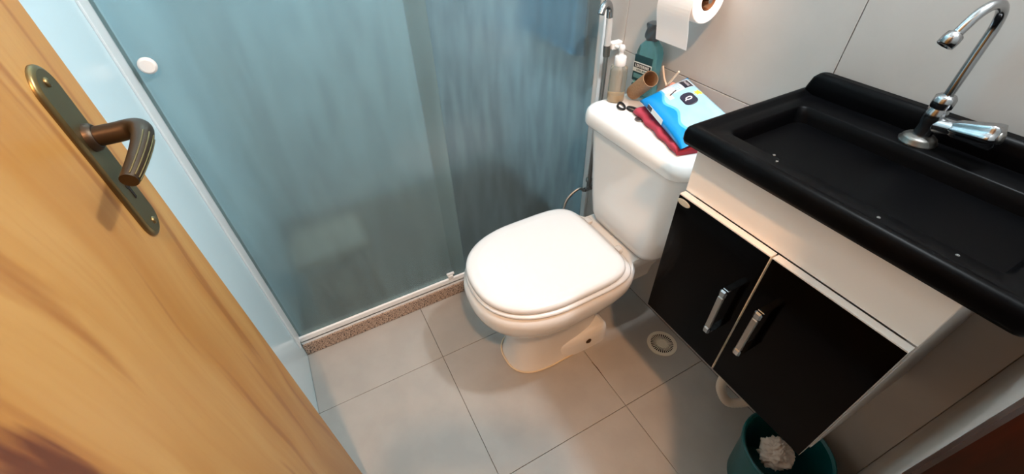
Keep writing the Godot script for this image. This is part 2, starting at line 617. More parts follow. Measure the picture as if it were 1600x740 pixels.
func door_leaf() -> void:
	var st := begin()
	bx(st, Vector3(-0.255, 1.055, 0.2025), Vector3(0.61, 2.09, 0.035), 0.002)
	var d := struct("door_1", st, M.wood, "open golden pine door with an old brass lever handle", "door")
	# escutcheon plate
	var face := 0.185
	var px := -0.488
	st = begin()
	var rings := []
	for a in [[0.0, 0.0], [0.0, 0.002], [0.0015, 0.0035], [0.004, 0.0045]]:
		rings.append(rrect(Vector3(px, 1.108, face - a[1]), Vector3(1, 0, 0), Vector3(0, 1, 0), 0.0225 - a[0], 0.0885 - a[0], 0.0225 - a[0], 8))
	loft(st, rings)
	var plate := obj("handle_plate", st, M.brass, d)
	for y in [1.182, 1.034]:
		st = begin()
		lathe(st, Vector3(px, y, face - 0.0044), Vector3(0, 0, -1), [[0.0042, 0.0], [0.004, 0.0012], [0.002, 0.002]], 12)
		obj("screw", st, M.brass, plate)
	st = begin()
	lathe(st, Vector3(px, 1.079, face - 0.0044), Vector3(0, 0, -1), [[0.0045, 0.0], [0.0045, 0.0006]], 14)
	bx(st, Vector3(px, 1.071, face - 0.0048), Vector3(0.004, 0.014, 0.001), 0.0)
	obj("keyhole", st, M.hole, plate)
	# lever: neck out of the plate, elbow, fluted grip
	st = begin()
	lathe(st, Vector3(px, 1.131, face - 0.0044), Vector3(0, 0, -1), [[0.013, 0.0], [0.0125, 0.004], [0.0105, 0.006]], 20)
	var path := curve([Vector3(px, 1.131, face - 0.008), Vector3(px, 1.131, face - 0.025), Vector3(px + 0.001, 1.1318, face - 0.038), Vector3(px + 0.011, 1.1325, face - 0.0465), Vector3(px + 0.034, 1.130, face - 0.0475), Vector3(px + 0.062, 1.126, face - 0.044), Vector3(px + 0.084, 1.122, face - 0.039)], 6)
	var rad := []
	for i in path.size():
		var f := i / float(path.size() - 1)
		rad.append(0.0092 if f < 0.4 else 0.0092 - 0.0026 * (f - 0.4) / 0.6)
	tube(st, path, rad, 18)
	var lever := obj("lever_handle", st, M.bronze, d)
	st = begin()
	for k in 5:
		var line := []
		var rr := []
		for i in range(22, path.size() - 1):
			var a := -1.15 + k * 0.55
			var p: Vector3 = path[i]
			var tdir: Vector3 = (path[i + 1] - path[i - 1]).normalized()
			var up := Vector3(0, 1, 0)
			up = (up - tdir * up.dot(tdir)).normalized()
			var sd := tdir.cross(up)
			if sd.z > 0:
				sd = -sd
			line.append(p + (sd * cos(a) + up * sin(a)) * (rad[i] as float))
			rr.append(0.0007)
		tube(st, line, rr, 6)
	obj("flute", st, M.brass, lever)
	# hinges on the leaf's rear edge
	for y in [0.25, 1.05, 1.85]:
		st = begin()
		tube(st, [Vector3(0.0505, y - 0.045, 0.19), Vector3(0.0505, y + 0.045, 0.19)], 0.0055, 10)
		obj("hinge", st, M.brass, d)

func toilet() -> void:
	var t := thing("toilet", "white close coupled toilet with lid down and cistern against the wall", "toilet")
	var xc := -0.745
	# bowl and pedestal
	var st := begin()
	var rings := []
	#        y      hw     zf      zr      zc     nf   nr
	for a in [[0.0, 0.098, -0.332, -0.700, -0.47, 2.6, 2.6], [0.012, 0.094, -0.336, -0.698, -0.47, 2.6, 2.6], [0.06, 0.089, -0.345, -0.69, -0.47, 2.5, 2.5], [0.13, 0.088, -0.350, -0.69, -0.47, 2.4, 2.4], [0.185, 0.096, -0.340, -0.70, -0.47, 2.3, 2.4],
			[0.225, 0.115, -0.315, -0.71, -0.47, 2.2, 2.6], [0.262, 0.142, -0.284, -0.715, -0.47, 2.2, 2.8], [0.295, 0.165, -0.257, -0.72, -0.47, 2.2, 3.2], [0.322, 0.179, -0.242, -0.725, -0.47, 2.25, 3.6], [0.348, 0.187, -0.234, -0.728, -0.47, 2.3, 4.0],
			[0.372, 0.190, -0.232, -0.73, -0.47, 2.3, 4.0], [0.392, 0.188, -0.235, -0.73, -0.47, 2.3, 4.0], [0.401, 0.180, -0.244, -0.726, -0.47, 2.3, 4.0]]:
		rings.append(egg(xc, a[0], a[1], a[2], a[3], a[4], a[5], a[6]))
	loft(st, rings)
	var bowl := obj("bowl", st, M.porcelain, t)
	# fixing flanges at both sides of the pedestal
	for s in [-1, 1]:
		st = begin()
		rings = []
		for a in [[0.0, 0.0], [0.050, -0.001], [0.068, -0.005], [0.078, -0.014], [0.081, -0.024]]:
			rings.append(egg(xc + s * 0.058, a[0], 0.046 + a[1], -0.47 + a[1], -0.700 - a[1], -0.60, 2.4, 4.0, 40))
		loft(st, rings)
		obj("flange", st, M.porcelain, bowl)
		st = begin()
		lathe(st, Vector3(xc + s * 0.1035, 0.046, -0.605), Vector3(s, 0, 0), [[0.011, 0.0], [0.011, 0.0015], [0.007, 0.004]], 14)
		obj("bolt_hole", st, mat(C(70, 50, 30), 0.5, 0.4), bowl)
	# bead of sealant round the foot
	st = begin()
	var line := []
	for p in egg(xc, 0.003, 0.101, -0.329, -0.703, -0.47, 2.6, 2.6, 48):
		line.append(p)
	line.append(line[0])
	tube(st, line, 0.003, 8, 0)
	obj("sealant", st, mat(C(222, 205, 178), 0.6), bowl)
	# seat ring
	st = begin()
	rings = []
	for a in [[0.4025, 0.176], [0.404, 0.183], [0.410, 0.186], [0.4145, 0.183], [0.416, 0.178]]:
		var d: float = 0.186 - a[1]
		rings.append(egg(xc, a[0], a[1], -0.241 - d, -0.70 + d, -0.47, 2.3, 5.0))
	loft(st, rings)
	obj("seat", st, M.plastic, t)
	# lid, softly domed
	st = begin()
	rings = []
	for a in [[0.417, 0.006], [0.419, 0.001], [0.424, 0.0], [0.431, 0.0015], [0.436, 0.006], [0.4385, 0.014], [0.4395, 0.022], [0.4405, 0.034]]:
		rings.append(egg(xc - 0.004, a[0], 0.181 - a[1], -0.246 - a[1], -0.682 + a[1], -0.47, 2.35, 5.0))
	loft(st, rings)
	obj("lid", st, M.plastic, t)
	for s in [-1, 1]:
		st = begin()
		bx(st, Vector3(xc + s * 0.077, 0.425, -0.692), Vector3(0.026, 0.016, 0.018), 0.004)
		obj("hinge", st, M.plastic, t)
	# rear deck that carries the cistern
	st = begin()
	rings = []
	for a in [[0.25, 0.085, -0.66], [0.30, 0.095, -0.67], [0.36, 0.12, -0.675], [0.392, 0.128, -0.68], [0.40, 0.122, -0.685]]:
		rings.append(rrect(Vector3(xc, a[0], (a[2] - 0.86) / 2), Vector3(1, 0, 0), Vector3(0, 0, 1), a[1], (a[2] + 0.86) / 2, 0.03))
	loft(st, rings)
	obj("deck", st, M.porcelain, t)
	# cistern
	var tc := -0.722
	st = begin()
	rings = []
	#         y    half width, front z
	for a in [[0.402, 0.105, -0.745], [0.406, 0.122, -0.735], [0.418, 0.140, -0.725], [0.44, 0.150, -0.720], [0.50, 0.157, -0.717], [0.60, 0.166, -0.713], [0.70, 0.174, -0.709], [0.728, 0.176, -0.708]]:
		rings.append(rrect(Vector3(tc, a[0], (a[2] - 0.912) / 2), Vector3(1, 0, 0), Vector3(0, 0, 1), a[1], (a[2] + 0.912) / 2, 0.045, 8))
	loft(st, rings)
	var tank := obj("tank", st, M.porcelain, t)
	st = begin()
	rings = []
	for a in [[0.729, 0.012], [0.731, 0.004], [0.738, 0.0], [0.756, 0.0], [0.770, 0.003], [0.778, 0.009], [0.783, 0.018], [0.785, 0.030]]:
		rings.append(rrect(Vector3(tc - 0.006, a[0], (-0.696 - 0.917) / 2), Vector3(1, 0, 0), Vector3(0, 0, 1), 0.200 - a[1], (-0.696 + 0.917) / 2 - a[1], 0.05 - a[1] * 0.5, 8))
	loft(st, rings)
	obj("tank_lid", st, M.porcelain, t)

func vanity() -> void:
	# hanging cabinet
	var t := thing("vanity_cabinet", "wall hung pale cabinet with two glossy black doors under the black basin", "cabinet")
	var x0 := -0.441
	var x1 := -0.032
	var st := begin()
	bx(st, Vector3(x0 + 0.0075, 0.695, -0.7685), Vector3(0.015, 0.44, 0.297), 0.001)
	bx(st, Vector3(x1 - 0.0075, 0.695, -0.7685), Vector3(0.015, 0.44, 0.297), 0.001)
	bx(st, Vector3((x0 + x1) / 2, 0.4825, -0.7685), Vector3(x1 - x0 - 0.03, 0.015, 0.297), 0.001)
	bx(st, Vector3((x0 + x1) / 2, 0.695, -0.911), Vector3(x1 - x0 - 0.03, 0.41, 0.012), 0.001)
	bx(st, Vector3((x0 + x1) / 2, 0.8655, -0.6125), Vector3(x1 - x0, 0.099, 0.015), 0.001)
	obj("body", st, M.melamine, t)
	var half := (x1 - x0) / 2
	for k in 2:
		var cx := x0 + half * (k + 0.5)
		st = begin()
		bx(st, Vector3(cx, 0.6460, -0.5965), Vector3(half - 0.003, 0.338, 0.0145), 0.0003)
		var d := obj("door", st, M.melamine, t)
		st = begin()
		bx(st, Vector3(cx, 0.6455, -0.589), Vector3(half - 0.004, 0.334, 0.002), 0.0005)
		obj("door_face", st, M.black_gloss, d)
		# bow handle: grey bar between two bright ends, on two flat posts
		var hx: float = [-0.268, -0.2][k]
		var hy: float = [0.655, 0.668][k]
		st = begin()
		bx(st, Vector3(hx, hy, -0.5585), Vector3(0.0115, 0.09, 0.006), 0.0015)
		var h := obj("handle", st, M.dull_chrome, d)
		h.set_meta("label", "grey bar handle with chrome ends")
		for e in [-1, 1]:
			st = begin()
			bx(st, Vector3(hx, hy + e * 0.054, -0.559), Vector3(0.0145, 0.017, 0.008), 0.003)
			bx(st, Vector3(hx, hy + e * 0.0615, -0.575), Vector3(0.0125, 0.003, 0.026), 0.001)
			obj("handle", st, M.chrome, d)
	# small oval maker's plate
	st = begin()
	var rings := []
	for a in [[0.0, 0.0], [0.0, 0.0012], [0.001, 0.0018]]:
		var ring := []
		for i in 28:
			var an := TAU * i / 28.0
			ring.append(Vector3(-0.424 + cos(an) * (0.0155 - a[0]), 0.8015 + sin(an) * (0.0068 - a[0]), -0.588 + a[1]))
		rings.append(ring)
	loft(st, rings)
	obj("badge", st, mat(C(196, 190, 172), 0.4), t)

	# moulded black basin top
	t = thing("washbasin", "black synthetic stone basin top with raised rim and backsplash", "basin")
	st = begin()
	rings = []
	var cx := -0.22
	var hx := 0.244
	var zb := -0.912
	var zf := -0.578
	# [y, inset, front z offset] outline from underneath, over the rim and down into the basin
	for a in [[0.9185, 0.008], [0.9195, 0.002], [0.926, 0.0], [0.938, 0.0], [0.946, 0.002], [0.951, 0.007], [0.952, 0.012], [0.9505, 0.018], [0.9465, 0.024], [0.9455, 0.030]]:
		rings.append(rrect(Vector3(cx, a[0], (zb + zf) / 2), Vector3(1, 0, 0), Vector3(0, 0, 1), hx - a[1], (zf - zb) / 2 - a[1], 0.012, 5))
	for a in [[0.9455, 0.047, 0.014], [0.943, 0.050, 0.016], [0.93, 0.054, 0.018], [0.87, 0.066, 0.026], [0.835, 0.078, 0.034], [0.825, 0.094, 0.036]]:
		var z0: float = zb + 0.076 + (a[1] - 0.047)
		var z1: float = zf - a[1] - 0.006
		rings.append(rrect(Vector3(cx, a[0], (z0 + z1) / 2), Vector3(1, 0, 0), Vector3(0, 0, 1), hx - a[1], (z1 - z0) / 2, a[2], 5))
	loft(st, rings)
	obj("basin", st, M.black, t)
	st = begin()
	rings = []
	for a in [[0.9455, 0.0, 0.0], [0.962, -0.004, 0.0], [0.976, -0.008, 0.001], [0.983, -0.014, 0.004], [0.985, -0.02, 0.009]]:
		rings.append(rrect(Vector3(cx, a[0], -0.902 - a[2] * 0.2), Vector3(1, 0, 0), Vector3(0, 0, 1), hx + a[1] - 0.008, 0.016 - a[2], 0.008, 4))
	loft(st, rings)
	obj("backsplash", st, M.black, t)
	st = begin()
	lathe(st, Vector3(cx, 0.8252, -0.76), Vector3.UP, [[0.022, 0.0], [0.022, 0.002], [0.016, 0.003], [0.012, 0.0015]], 24)
	obj("drain", st, M.dull_chrome, t)
	# a few dried white specks on the rim and basin
	for p in [Vector3(-0.31, 0.9455, -0.622), Vector3(-0.324, 0.9455, -0.634), Vector3(-0.155, 0.9455, -0.615), Vector3(-0.07, 0.9455, -0.622)]:
		st = begin()
		lathe(st, p, Vector3.UP, [[0.0024, 0.0], [0.0018, 0.0007]], 8)
		obj("speck", st, mat(C(84, 84, 82), 0.8), t)

func faucet() -> void:
	var t := thing("faucet", "chrome gooseneck tap with ribbed knob on the black basin", "faucet")
	var b := Vector3(-0.236, 0.9457, -0.863)
	var st := begin()
	lathe(st, b, Vector3.UP, [[0.026, 0.0], [0.0265, 0.003], [0.023, 0.006], [0.0235, 0.008], [0.02, 0.011], [0.013, 0.013]])
	obj("flange", st, M.steel, t)
	st = begin()
	lathe(st, b + Vector3(0, 0.012, 0), Vector3.UP, [[0.0125, 0.0], [0.0125, 0.02], [0.0145, 0.026], [0.0145, 0.04], [0.0125, 0.046]])
	obj("body", st, M.chrome, t)
	st = begin()
	lathe(st, b + Vector3(0, 0.058, 0), Vector3.UP, [[0.0125, 0.0], [0.0145, 0.002], [0.0145, 0.016], [0.012, 0.019], [0.0085, 0.021]], 8)
	obj("collar_nut", st, M.chrome, t)
	var top := b + Vector3(0, 0.078, 0)
	var path := curve([top, top + Vector3(0, 0.06, 0), top + Vector3(0.0, 0.096, 0.001), top + Vector3(-0.001, 0.118, 0.012), top + Vector3(-0.004, 0.127, 0.032), top + Vector3(-0.009, 0.118, 0.052), top + Vector3(-0.014, 0.092, 0.068)], 8)
	st = begin()
	tube(st, path, 0.0064, 18)
	obj("spout", st, M.chrome, t)
	var e: Vector3 = path[-1]
	var dir: Vector3 = (path[-1] - path[-4]).normalized()
	st = begin()
	lathe(st, e - dir * 0.004, dir, [[0.007, 0.0], [0.0102, 0.002], [0.0112, 0.009], [0.0108, 0.018], [0.0082, 0.0185], [0.0078, 0.014]], 8)
	var nz := obj("nozzle", st, M.chrome, t)
	st = begin()
	lathe(st, e + dir * 0.0115, dir, [[0.0077, 0.0], [0.0077, 0.001]], 14)
	obj("nozzle_mouth", st, M.hole, nz)
	# side valve: stem, then a fluted tapering knob
	var kd := Vector3(0.93, 0.18, 0.12).normalized()
	var s := b + Vector3(0.010, 0.034, 0.0)
	st = begin()
	tube(st, [s, s + kd * 0.022], [0.0125, 0.0105], 18)
	obj("valve_stem", st, M.chrome, t)
	st = begin()
	var u := kd.cross(Vector3.UP).normalized()
	var w := kd.cross(u).normalized()
	var rings := []
	for a in [[0.020, 0.010], [0.026, 0.0125], [0.05, 0.0155], [0.066, 0.018], [0.074, 0.0175], [0.077, 0.012]]:
		var ring := []
		for i in 48:
			var an := TAU * i / 48.0
			var r: float = a[1] * (1.0 + 0.10 * cos(an * 6.0))
			ring.append(s + kd * a[0] + (u * cos(an) + w * sin(an)) * r)
		rings.append(ring)
	loft(st, rings)
	var kn := obj("knob", st, M.chrome, t)
	st = begin()
	lathe(st, s + kd * 0.0768, kd, [[0.009, 0.0], [0.0085, 0.002], [0.004, 0.003]], 16)
	obj("knob_cap", st, M.dull_chrome, kn)

func wall_things() -> void:
	# toilet paper
	var t := thing("toilet_paper_roll", "white toilet paper roll on the wall with a sheet hanging down", "toilet paper")
	var c := Vector3(-0.803, 1.066, -0.853)
	var ax := Vector3(1, 0, 0)
	var st := begin()
	var R := 0.048
	var rings := []
	for p in [[0.0215, 0.0], [0.046, 0.0], [R, 0.001], [R, 0.099], [0.046, 0.1], [0.0215, 0.1]]:
		rings.append(circle(c + ax * p[1], ax, p[0], 40))
	var n := 40
	for i in 6:
		var A: Array = rings[i]
		var B: Array = rings[(i + 1) % 6]
		for j in n:
			var k := (j + 1) % n
			var o: Vector3 = (A[j] + B[j]) * 0.5 - (c + ax * 0.05)
			if i == 5:
				o = -Vector3(0, o.y, o.z)
			elif i == 0 or i == 4:
				o = ax * (-1.0 if i == 0 else 1.0)
			quad(st, A[j], A[k], B[k], B[j], o, 0 if i in [1, 2, 3] else 2 + i)
	var paper := mat(C(246, 244, 243), 0.95, 0.0, 0.2)
	obj("roll", st, paper, t)
	st = begin()
	lathe(st, c + ax * 0.0005, ax, [[0.0212, 0.0], [0.0212, 0.0985]], 32, 0)
	lathe(st, c + ax * 0.0005, ax, [[0.0195, 0.0], [0.0195, 0.0985]], 32, 0, true)
	obj("core", st, mat(C(150, 98, 62), 0.9), t)
	st = begin()
	var front := []
	for i in 15:
		var y := 1.066 - i * 0.0072
		front.append(Vector3(0, y, -0.8046 - 0.0006 * i * i * 0.16 + 0.002 * sin(i * 0.5)))
	for i in front.size() - 1:
		var a: Vector3 = front[i]
		var b: Vector3 = front[i + 1]
		var xa := -0.803 - 0.004 * i / 14.0
		var l0 := Vector3(xa, 0, 0)
		var r0 := Vector3(xa + 0.1, 0, 0)
		quad(st, a + l0, a + r0, b + r0, b + l0, Vector3(0, 0, 1), 0)
		var back := Vector3(0, 0, -0.0008)
		quad(st, a + l0 + back, a + r0 + back, b + r0 + back, b + l0 + back, Vector3(0, 0, -1), 1)
		quad(st, a + l0, b + l0, b + l0 + back, a + l0 + back, Vector3(-1, 0, 0), 2)
		quad(st, a + r0, b + r0, b + r0 + back, a + r0 + back, Vector3(1, 0, 0), 3)
	obj("loose_sheet", st, paper, t)
	st = begin()
	tube(st, [c + ax * -0.012, c + ax * 0.104], 0.0065, 12)
	bx(st, c + Vector3(-0.016, 0.0, -0.03), Vector3(0.008, 0.02, 0.074), 0.003)
	obj("holder", st, M.chrome, t)

	# hygienic hand shower
	t = thing("hand_shower", "chrome hygienic hand shower hanging beside the shower glass", "hand shower")
	var h := Vector3(-1.048, 0.895, -0.878)
	st = begin()
	bx(st, h + Vector3(0.006, -0.02, -0.0225), Vector3(0.022, 0.024, 0.038), 0.004)
	obj("wall_bracket", st, M.white, t)
	st = begin()
	tube(st, curve([h + Vector3(0, -0.02, 0.006), h + Vector3(0, 0.03, 0.006), h + Vector3(0.0, 0.062, 0.008)], 6), 0.0095, 16)
	obj("grip", st, mat(C(214, 216, 216), 0.25, 0.3), t)
	st = begin()
	tube(st, curve([h + Vector3(0, 0.06, 0.008), h + Vector3(0.001, 0.085, 0.012), h + Vector3(0.006, 0.100, 0.026), h + Vector3(0.012, 0.094, 0.044), h + Vector3(0.016, 0.078, 0.054)], 6), 0.0098, 16)
	obj("spray_head", st, M.chrome, t)
	st = begin()
	tube(st, [h + Vector3(0, -0.05, 0.004), h + Vector3(0, -0.018, 0.006)], 0.0105, 14)
	obj("coupling", st, M.steel, t)
	st = begin()
	var hose := curve([h + Vector3(0, -0.048, 0.004), h + Vector3(-0.004, -0.12, 0.0), h + Vector3(-0.008, -0.25, 0.0), h + Vector3(-0.012, -0.42, 0.004), h + Vector3(-0.016, -0.53, 0.0), h + Vector3(-0.02, -0.56, -0.012)], 40)
	var rad := []
	for i in hose.size():
		rad.append(0.0068 if i % 2 == 0 else 0.0056)
	tube(st, hose, rad, 10)
	obj("hose", st, M.dull_chrome, t)
	# stop valve and flexible supply hose of the cistern
	t = thing("stop_valve", "small chrome stop valve on the wall beside the cistern", "valve")
	var v := Vector3(-1.078, 0.325, -0.9195)
	st = begin()
	lathe(st, v, Vector3(0, 0, 1), [[0.022, 0.0], [0.02, 0.004], [0.009, 0.006], [0.009, 0.05]], 18)
	obj("body", st, M.chrome, t)
	st = begin()
	tube(st, [v + Vector3(0, -0.002, 0.034), v + Vector3(0, 0.034, 0.034)], 0.0075, 14)
	lathe(st, v + Vector3(0, 0.034, 0.034), Vector3.UP, [[0.011, 0.0], [0.013, 0.004], [0.012, 0.014], [0.006, 0.017]], 12)
	obj("handwheel", st, M.dull_chrome, t)
	st = begin()
	var sup := curve([v + Vector3(0, -0.004, 0.052), v + Vector3(-0.012, 0.004, 0.075), v + Vector3(-0.012, -0.04, 0.13), v + Vector3(0.03, -0.115, 0.16), v + Vector3(0.11, -0.13, 0.13), v + Vector3(0.19, -0.06, 0.07), v + Vector3(0.21, 0.05, 0.06), v + Vector3(0.235, 0.076, 0.06)], 14)
	rad = []
	for i in sup.size():
		rad.append(0.006 if i % 2 == 0 else 0.0054)
	tube(st, sup, rad, 10)
	tag(obj("supply_hose", st, M.dull_chrome), "braided metal hose curving from the stop valve to the cistern", "hose")

func tank_things() -> void:
	var ly := 0.7852
	# pump bottle
	var t := thing("pump_bottle", "clear slim pump bottle with white pump and a little beige liquid", "bottle")
	var b := Vector3(-0.887, ly, -0.79)
	var clear := mat(Color(0.93, 0.9, 0.84, 0.12), 0.12)
	clear.refraction_enabled = true
	clear.refraction_scale = 0.04
	var st := begin()
	lathe(st, b, Vector3.UP, [[0.022, 0.0], [0.0238, 0.003], [0.0238, 0.088], [0.0225, 0.094], [0.013, 0.1], [0.011, 0.104]], 28)
	obj("body", st, clear, t)
	st = begin()
	lathe(st, b, Vector3.UP, [[0.0205, 0.002], [0.0218, 0.004], [0.0218, 0.022], [0.021, 0.0225]], 24)
	obj("liquid", st, mat(C(206, 182, 142), 0.4), t)
	st = begin()
	lathe(st, b, Vector3.UP, [[0.0155, 0.099], [0.0162, 0.101], [0.0156, 0.121], [0.0125, 0.124], [0.0065, 0.1245], [0.006, 0.134], [0.0085, 0.136], [0.0085, 0.146], [0.006, 0.150]], 22)
	tube(st, [b + Vector3(0, 0.141, 0), b + Vector3(-0.022, 0.141, 0.004)], 0.0045, 10)
	obj("pump", st, M.plastic, t)

	# mouthwash
	t = thing("mouthwash_bottle", "teal mouthwash bottle with dark twisted cap behind the cardboard tube", "bottle")
	b = Vector3(-0.872, ly, -0.878)
	var yaw := Basis(Vector3.UP, deg_to_rad(8))
	var teal := mat(Color(0.58, 0.84, 0.86, 0.18), 0.08)
	teal.refraction_enabled = true
	teal.refraction_scale = 0.035
	st = begin()
	var rings := []
	for a in [[0.0, 0.033, 0.019], [0.004, 0.036, 0.022], [0.03, 0.037, 0.023], [0.036, 0.034, 0.021], [0.042, 0.036, 0.022], [0.105, 0.036, 0.022], [0.122, 0.035, 0.022], [0.136, 0.03, 0.02], [0.146, 0.021, 0.018], [0.151, 0.016, 0.016], [0.157, 0.0155, 0.0155]]:
		rings.append(rrect(b + Vector3(0, a[0], 0), yaw.x, yaw.z, a[1], a[2], minf(a[2], 0.016 if a[0] < 0.14 else 0.02)))
	loft(st, rings)
	obj("body", st, teal, t)
	st = begin()
	rings = []
	for k in 13:
		var y := 0.153 + k * 0.0034
		var ring := []
		for i in 40:
			var an := TAU * i / 40.0
			var r := (0.0205 if k > 0 and k < 12 else 0.0185) * (1.0 + 0.09 * sin(an * 5.0 + k * 0.75))
			ring.append(b + Vector3(cos(an) * r, y, sin(an) * r))
		rings.append(ring)
	loft(st, rings)
	obj("cap", st, mat(C(78, 82, 86), 0.35), t)
	var fz := b + yaw.z * 0.0226
	st = begin()
	bx(st, fz + Vector3(0, 0.079, 0), Vector3(0.06, 0.07, 0.0008), 0.0003, yaw)
	var lab := obj("label", st, mat(C(28, 66, 74), 0.4), t)
	st = begin()
	bx(st, fz + Vector3(0, 0.082, 0) + yaw.z * 0.0008, Vector3(0.062, 0.026, 0.0008), 0.0003, yaw)
	obj("label_band", st, mat(C(226, 234, 232), 0.4), lab)
	st = begin()
	bx(st, fz + Vector3(0, 0.086, 0) + yaw.z * 0.0014, Vector3(0.058, 0.0125, 0.0006), 0.0002, yaw)
	obj("label_strip", st, mat(C(22, 30, 36), 0.4), lab)
	lettering("lettering", "LISTERINE", 0.0098, fz + Vector3(0, 0.086, 0) + yaw.z * 0.002, yaw, mat(C(235, 240, 238), 0.5), lab)
	lettering("lettering", "COOL MINT", 0.0066, fz + Vector3(0, 0.0743, 0) + yaw.z * 0.0016, yaw, mat(C(70, 100, 104), 0.5), lab)
	st = begin()
	bx(st, fz + Vector3(-0.002, 0.058, 0) + yaw.z * 0.0008, Vector3(0.048, 0.012, 0.0006), 0.0002, yaw)
	obj("label_strip", st, mat(C(96, 150, 158), 0.4), lab)

	# empty cardboard tube leaning across
	t = thing("cardboard_tube", "empty brown cardboard paper roll leaning on the teal bottle", "cardboard tube")
	var p0 := Vector3(-0.866, ly + 0.0205, -0.836)
	var p1 := Vector3(-0.803, ly + 0.077, -0.818)
	var ax := (p1 - p0).normalized()
	var L := (p1 - p0).length() + 0.018
	st = begin()
	var o0 := circle(p0, ax, 0.0205, 32)
	var o1 := circle(p0 + ax * L, ax, 0.0205, 32)
	var i0 := circle(p0, ax, 0.0193, 32)
	var i1 := circle(p0 + ax * L, ax, 0.0193, 32)
	for j in 32:
		var k := (j + 1) % 32
		quad(st, o0[j], o0[k], o1[k], o1[j], o0[j] - p0, 0)
		quad(st, i0[j], i0[k], i1[k], i1[j], p0 - i0[j], 1)
		quad(st, o0[j], o0[k], i0[k], i0[j], -ax, 2)
		quad(st, o1[j], o1[k], i1[k], i1[j], ax, 3)
	tag(t, "empty brown cardboard paper roll leaning on the teal bottle", "cardboard tube")
	obj("wall", st, planar(mat(Color.WHITE, 0.9), noise_tex(0.05, [[0.2, C(158, 120, 88)], [0.8, C(178, 140, 106)]], 3, 41), Vector3(6, 6, 6)), t)

	# two pale prongs of a clear pink razor-like holder
	t = thing("plastic_clip", "small pinkish plastic clip with two pale prongs forming a V", "clip")
	var vb := Vector3(-0.777, 0.85, -0.862)
	st = begin()
	tube(st, curve([vb + Vector3(0, 0.0, 0), vb + Vector3(-0.012, 0.018, 0.002), vb + Vector3(-0.022, 0.045, 0.004)], 6), 0.0026, 10)
	obj("prong", st, mat(C(238, 214, 190), 0.4), t)
	st = begin()
	tube(st, curve([vb + Vector3(0, 0.0, 0), vb + Vector3(0.013, 0.018, 0.0), vb + Vector3(0.03, 0.046, 0.0)], 6), 0.0026, 10)
	obj("prong", st, mat(C(238, 214, 190), 0.4), t)
	st = begin()
	rings = []
	for a in [[ly + 0.0005, 0.012], [ly + 0.006, 0.018], [ly + 0.03, 0.02], [0.842, 0.017], [0.850, 0.009], [0.853, 0.003]]:
		rings.append(rrect(Vector3(-0.777, a[0], -0.884), Vector3(1, 0, 0), Vector3(0, 0, 1), a[1], minf(a[1], 0.014), 0.009))
	loft(st, rings)
	obj("body", st, mat(C(206, 134, 110), 0.45), t)

	# black hair ties
	for k in 2:
		st = begin()
		var c: Vector3 = [Vector3(-0.842, ly + 0.0032, -0.775), Vector3(-0.806, ly + 0.0032, -0.789)][k]
		var tw: float = [-0.5, 0.25][k]
		var loop := []
		for i in 33:
			var an := TAU * i / 32.0
			var q := Vector3(cos(an) * 0.02, 0.0, sin(an) * (0.009 + 0.003 * cos(an)))
			loop.append(c + Basis(Vector3.UP, tw) * q + Vector3(0, 0.0012 * sin(an * 2.0) + 0.001, 0))
		tube(st, loop, 0.003, 10, 0)
		var o := obj("hair_tie", st, mat(C(20, 18, 19), 0.85))
		tag(o, ["black looped hair tie nearest the clear pump bottle", "black looped hair tie touching the red cloth"][k], "hair tie", "black hair ties on the cistern lid")

	# grey metal disc
	st = begin()
	lathe(st, Vector3(-0.757, ly, -0.768), Vector3.UP, [[0.012, 0.0], [0.013, 0.001], [0.013, 0.003], [0.011, 0.004], [0.01, 0.0032]], 26)
	tag(obj("metal_cap", st, mat(C(120, 116, 112), 0.35, 0.8)), "small round grey metal cap on the cistern lid by the red cloth", "cap")

	# folded dark red cloth
	st = begin()
	rings = []
	var ua := Vector3(0.232, 0, 0.062).normalized()
	var va := Vector3(0.062, 0, -0.232).normalized()
	for layer in 1:
		for i in 30:
			var f := i / 29.0
			var ring := []
			var swell := 0.0095 + 0.0012 * sin(f * 15.0) + 0.0008 * sin(f * 37.0)
			if i == 0 or i == 29:
				swell *= 0.5
			var c := Vector3(-0.672, ly + swell + 0.0004, -0.795) + ua * (f - 0.5) * 0.226
			for k in 24:
				var an := TAU * k / 24.0
				var dv := signf(cos(an)) * pow(absf(cos(an)), 0.5) * (0.05 + 0.002 * sin(f * 23.0))
				var dy := signf(sin(an)) * pow(absf(sin(an)), 0.6) * swell
				ring.append(c + va * dv + Vector3(0, dy, 0))
			rings.append(ring)
	loft(st, rings)
	var red := mat(C(158, 48, 66), 0.95)
	red.rim_enabled = true
	red.rim = 0.3
	tag(obj("folded_cloth", st, red), "folded dark red cloth under the blue wipes packet", "cloth")
	wipes(ua)

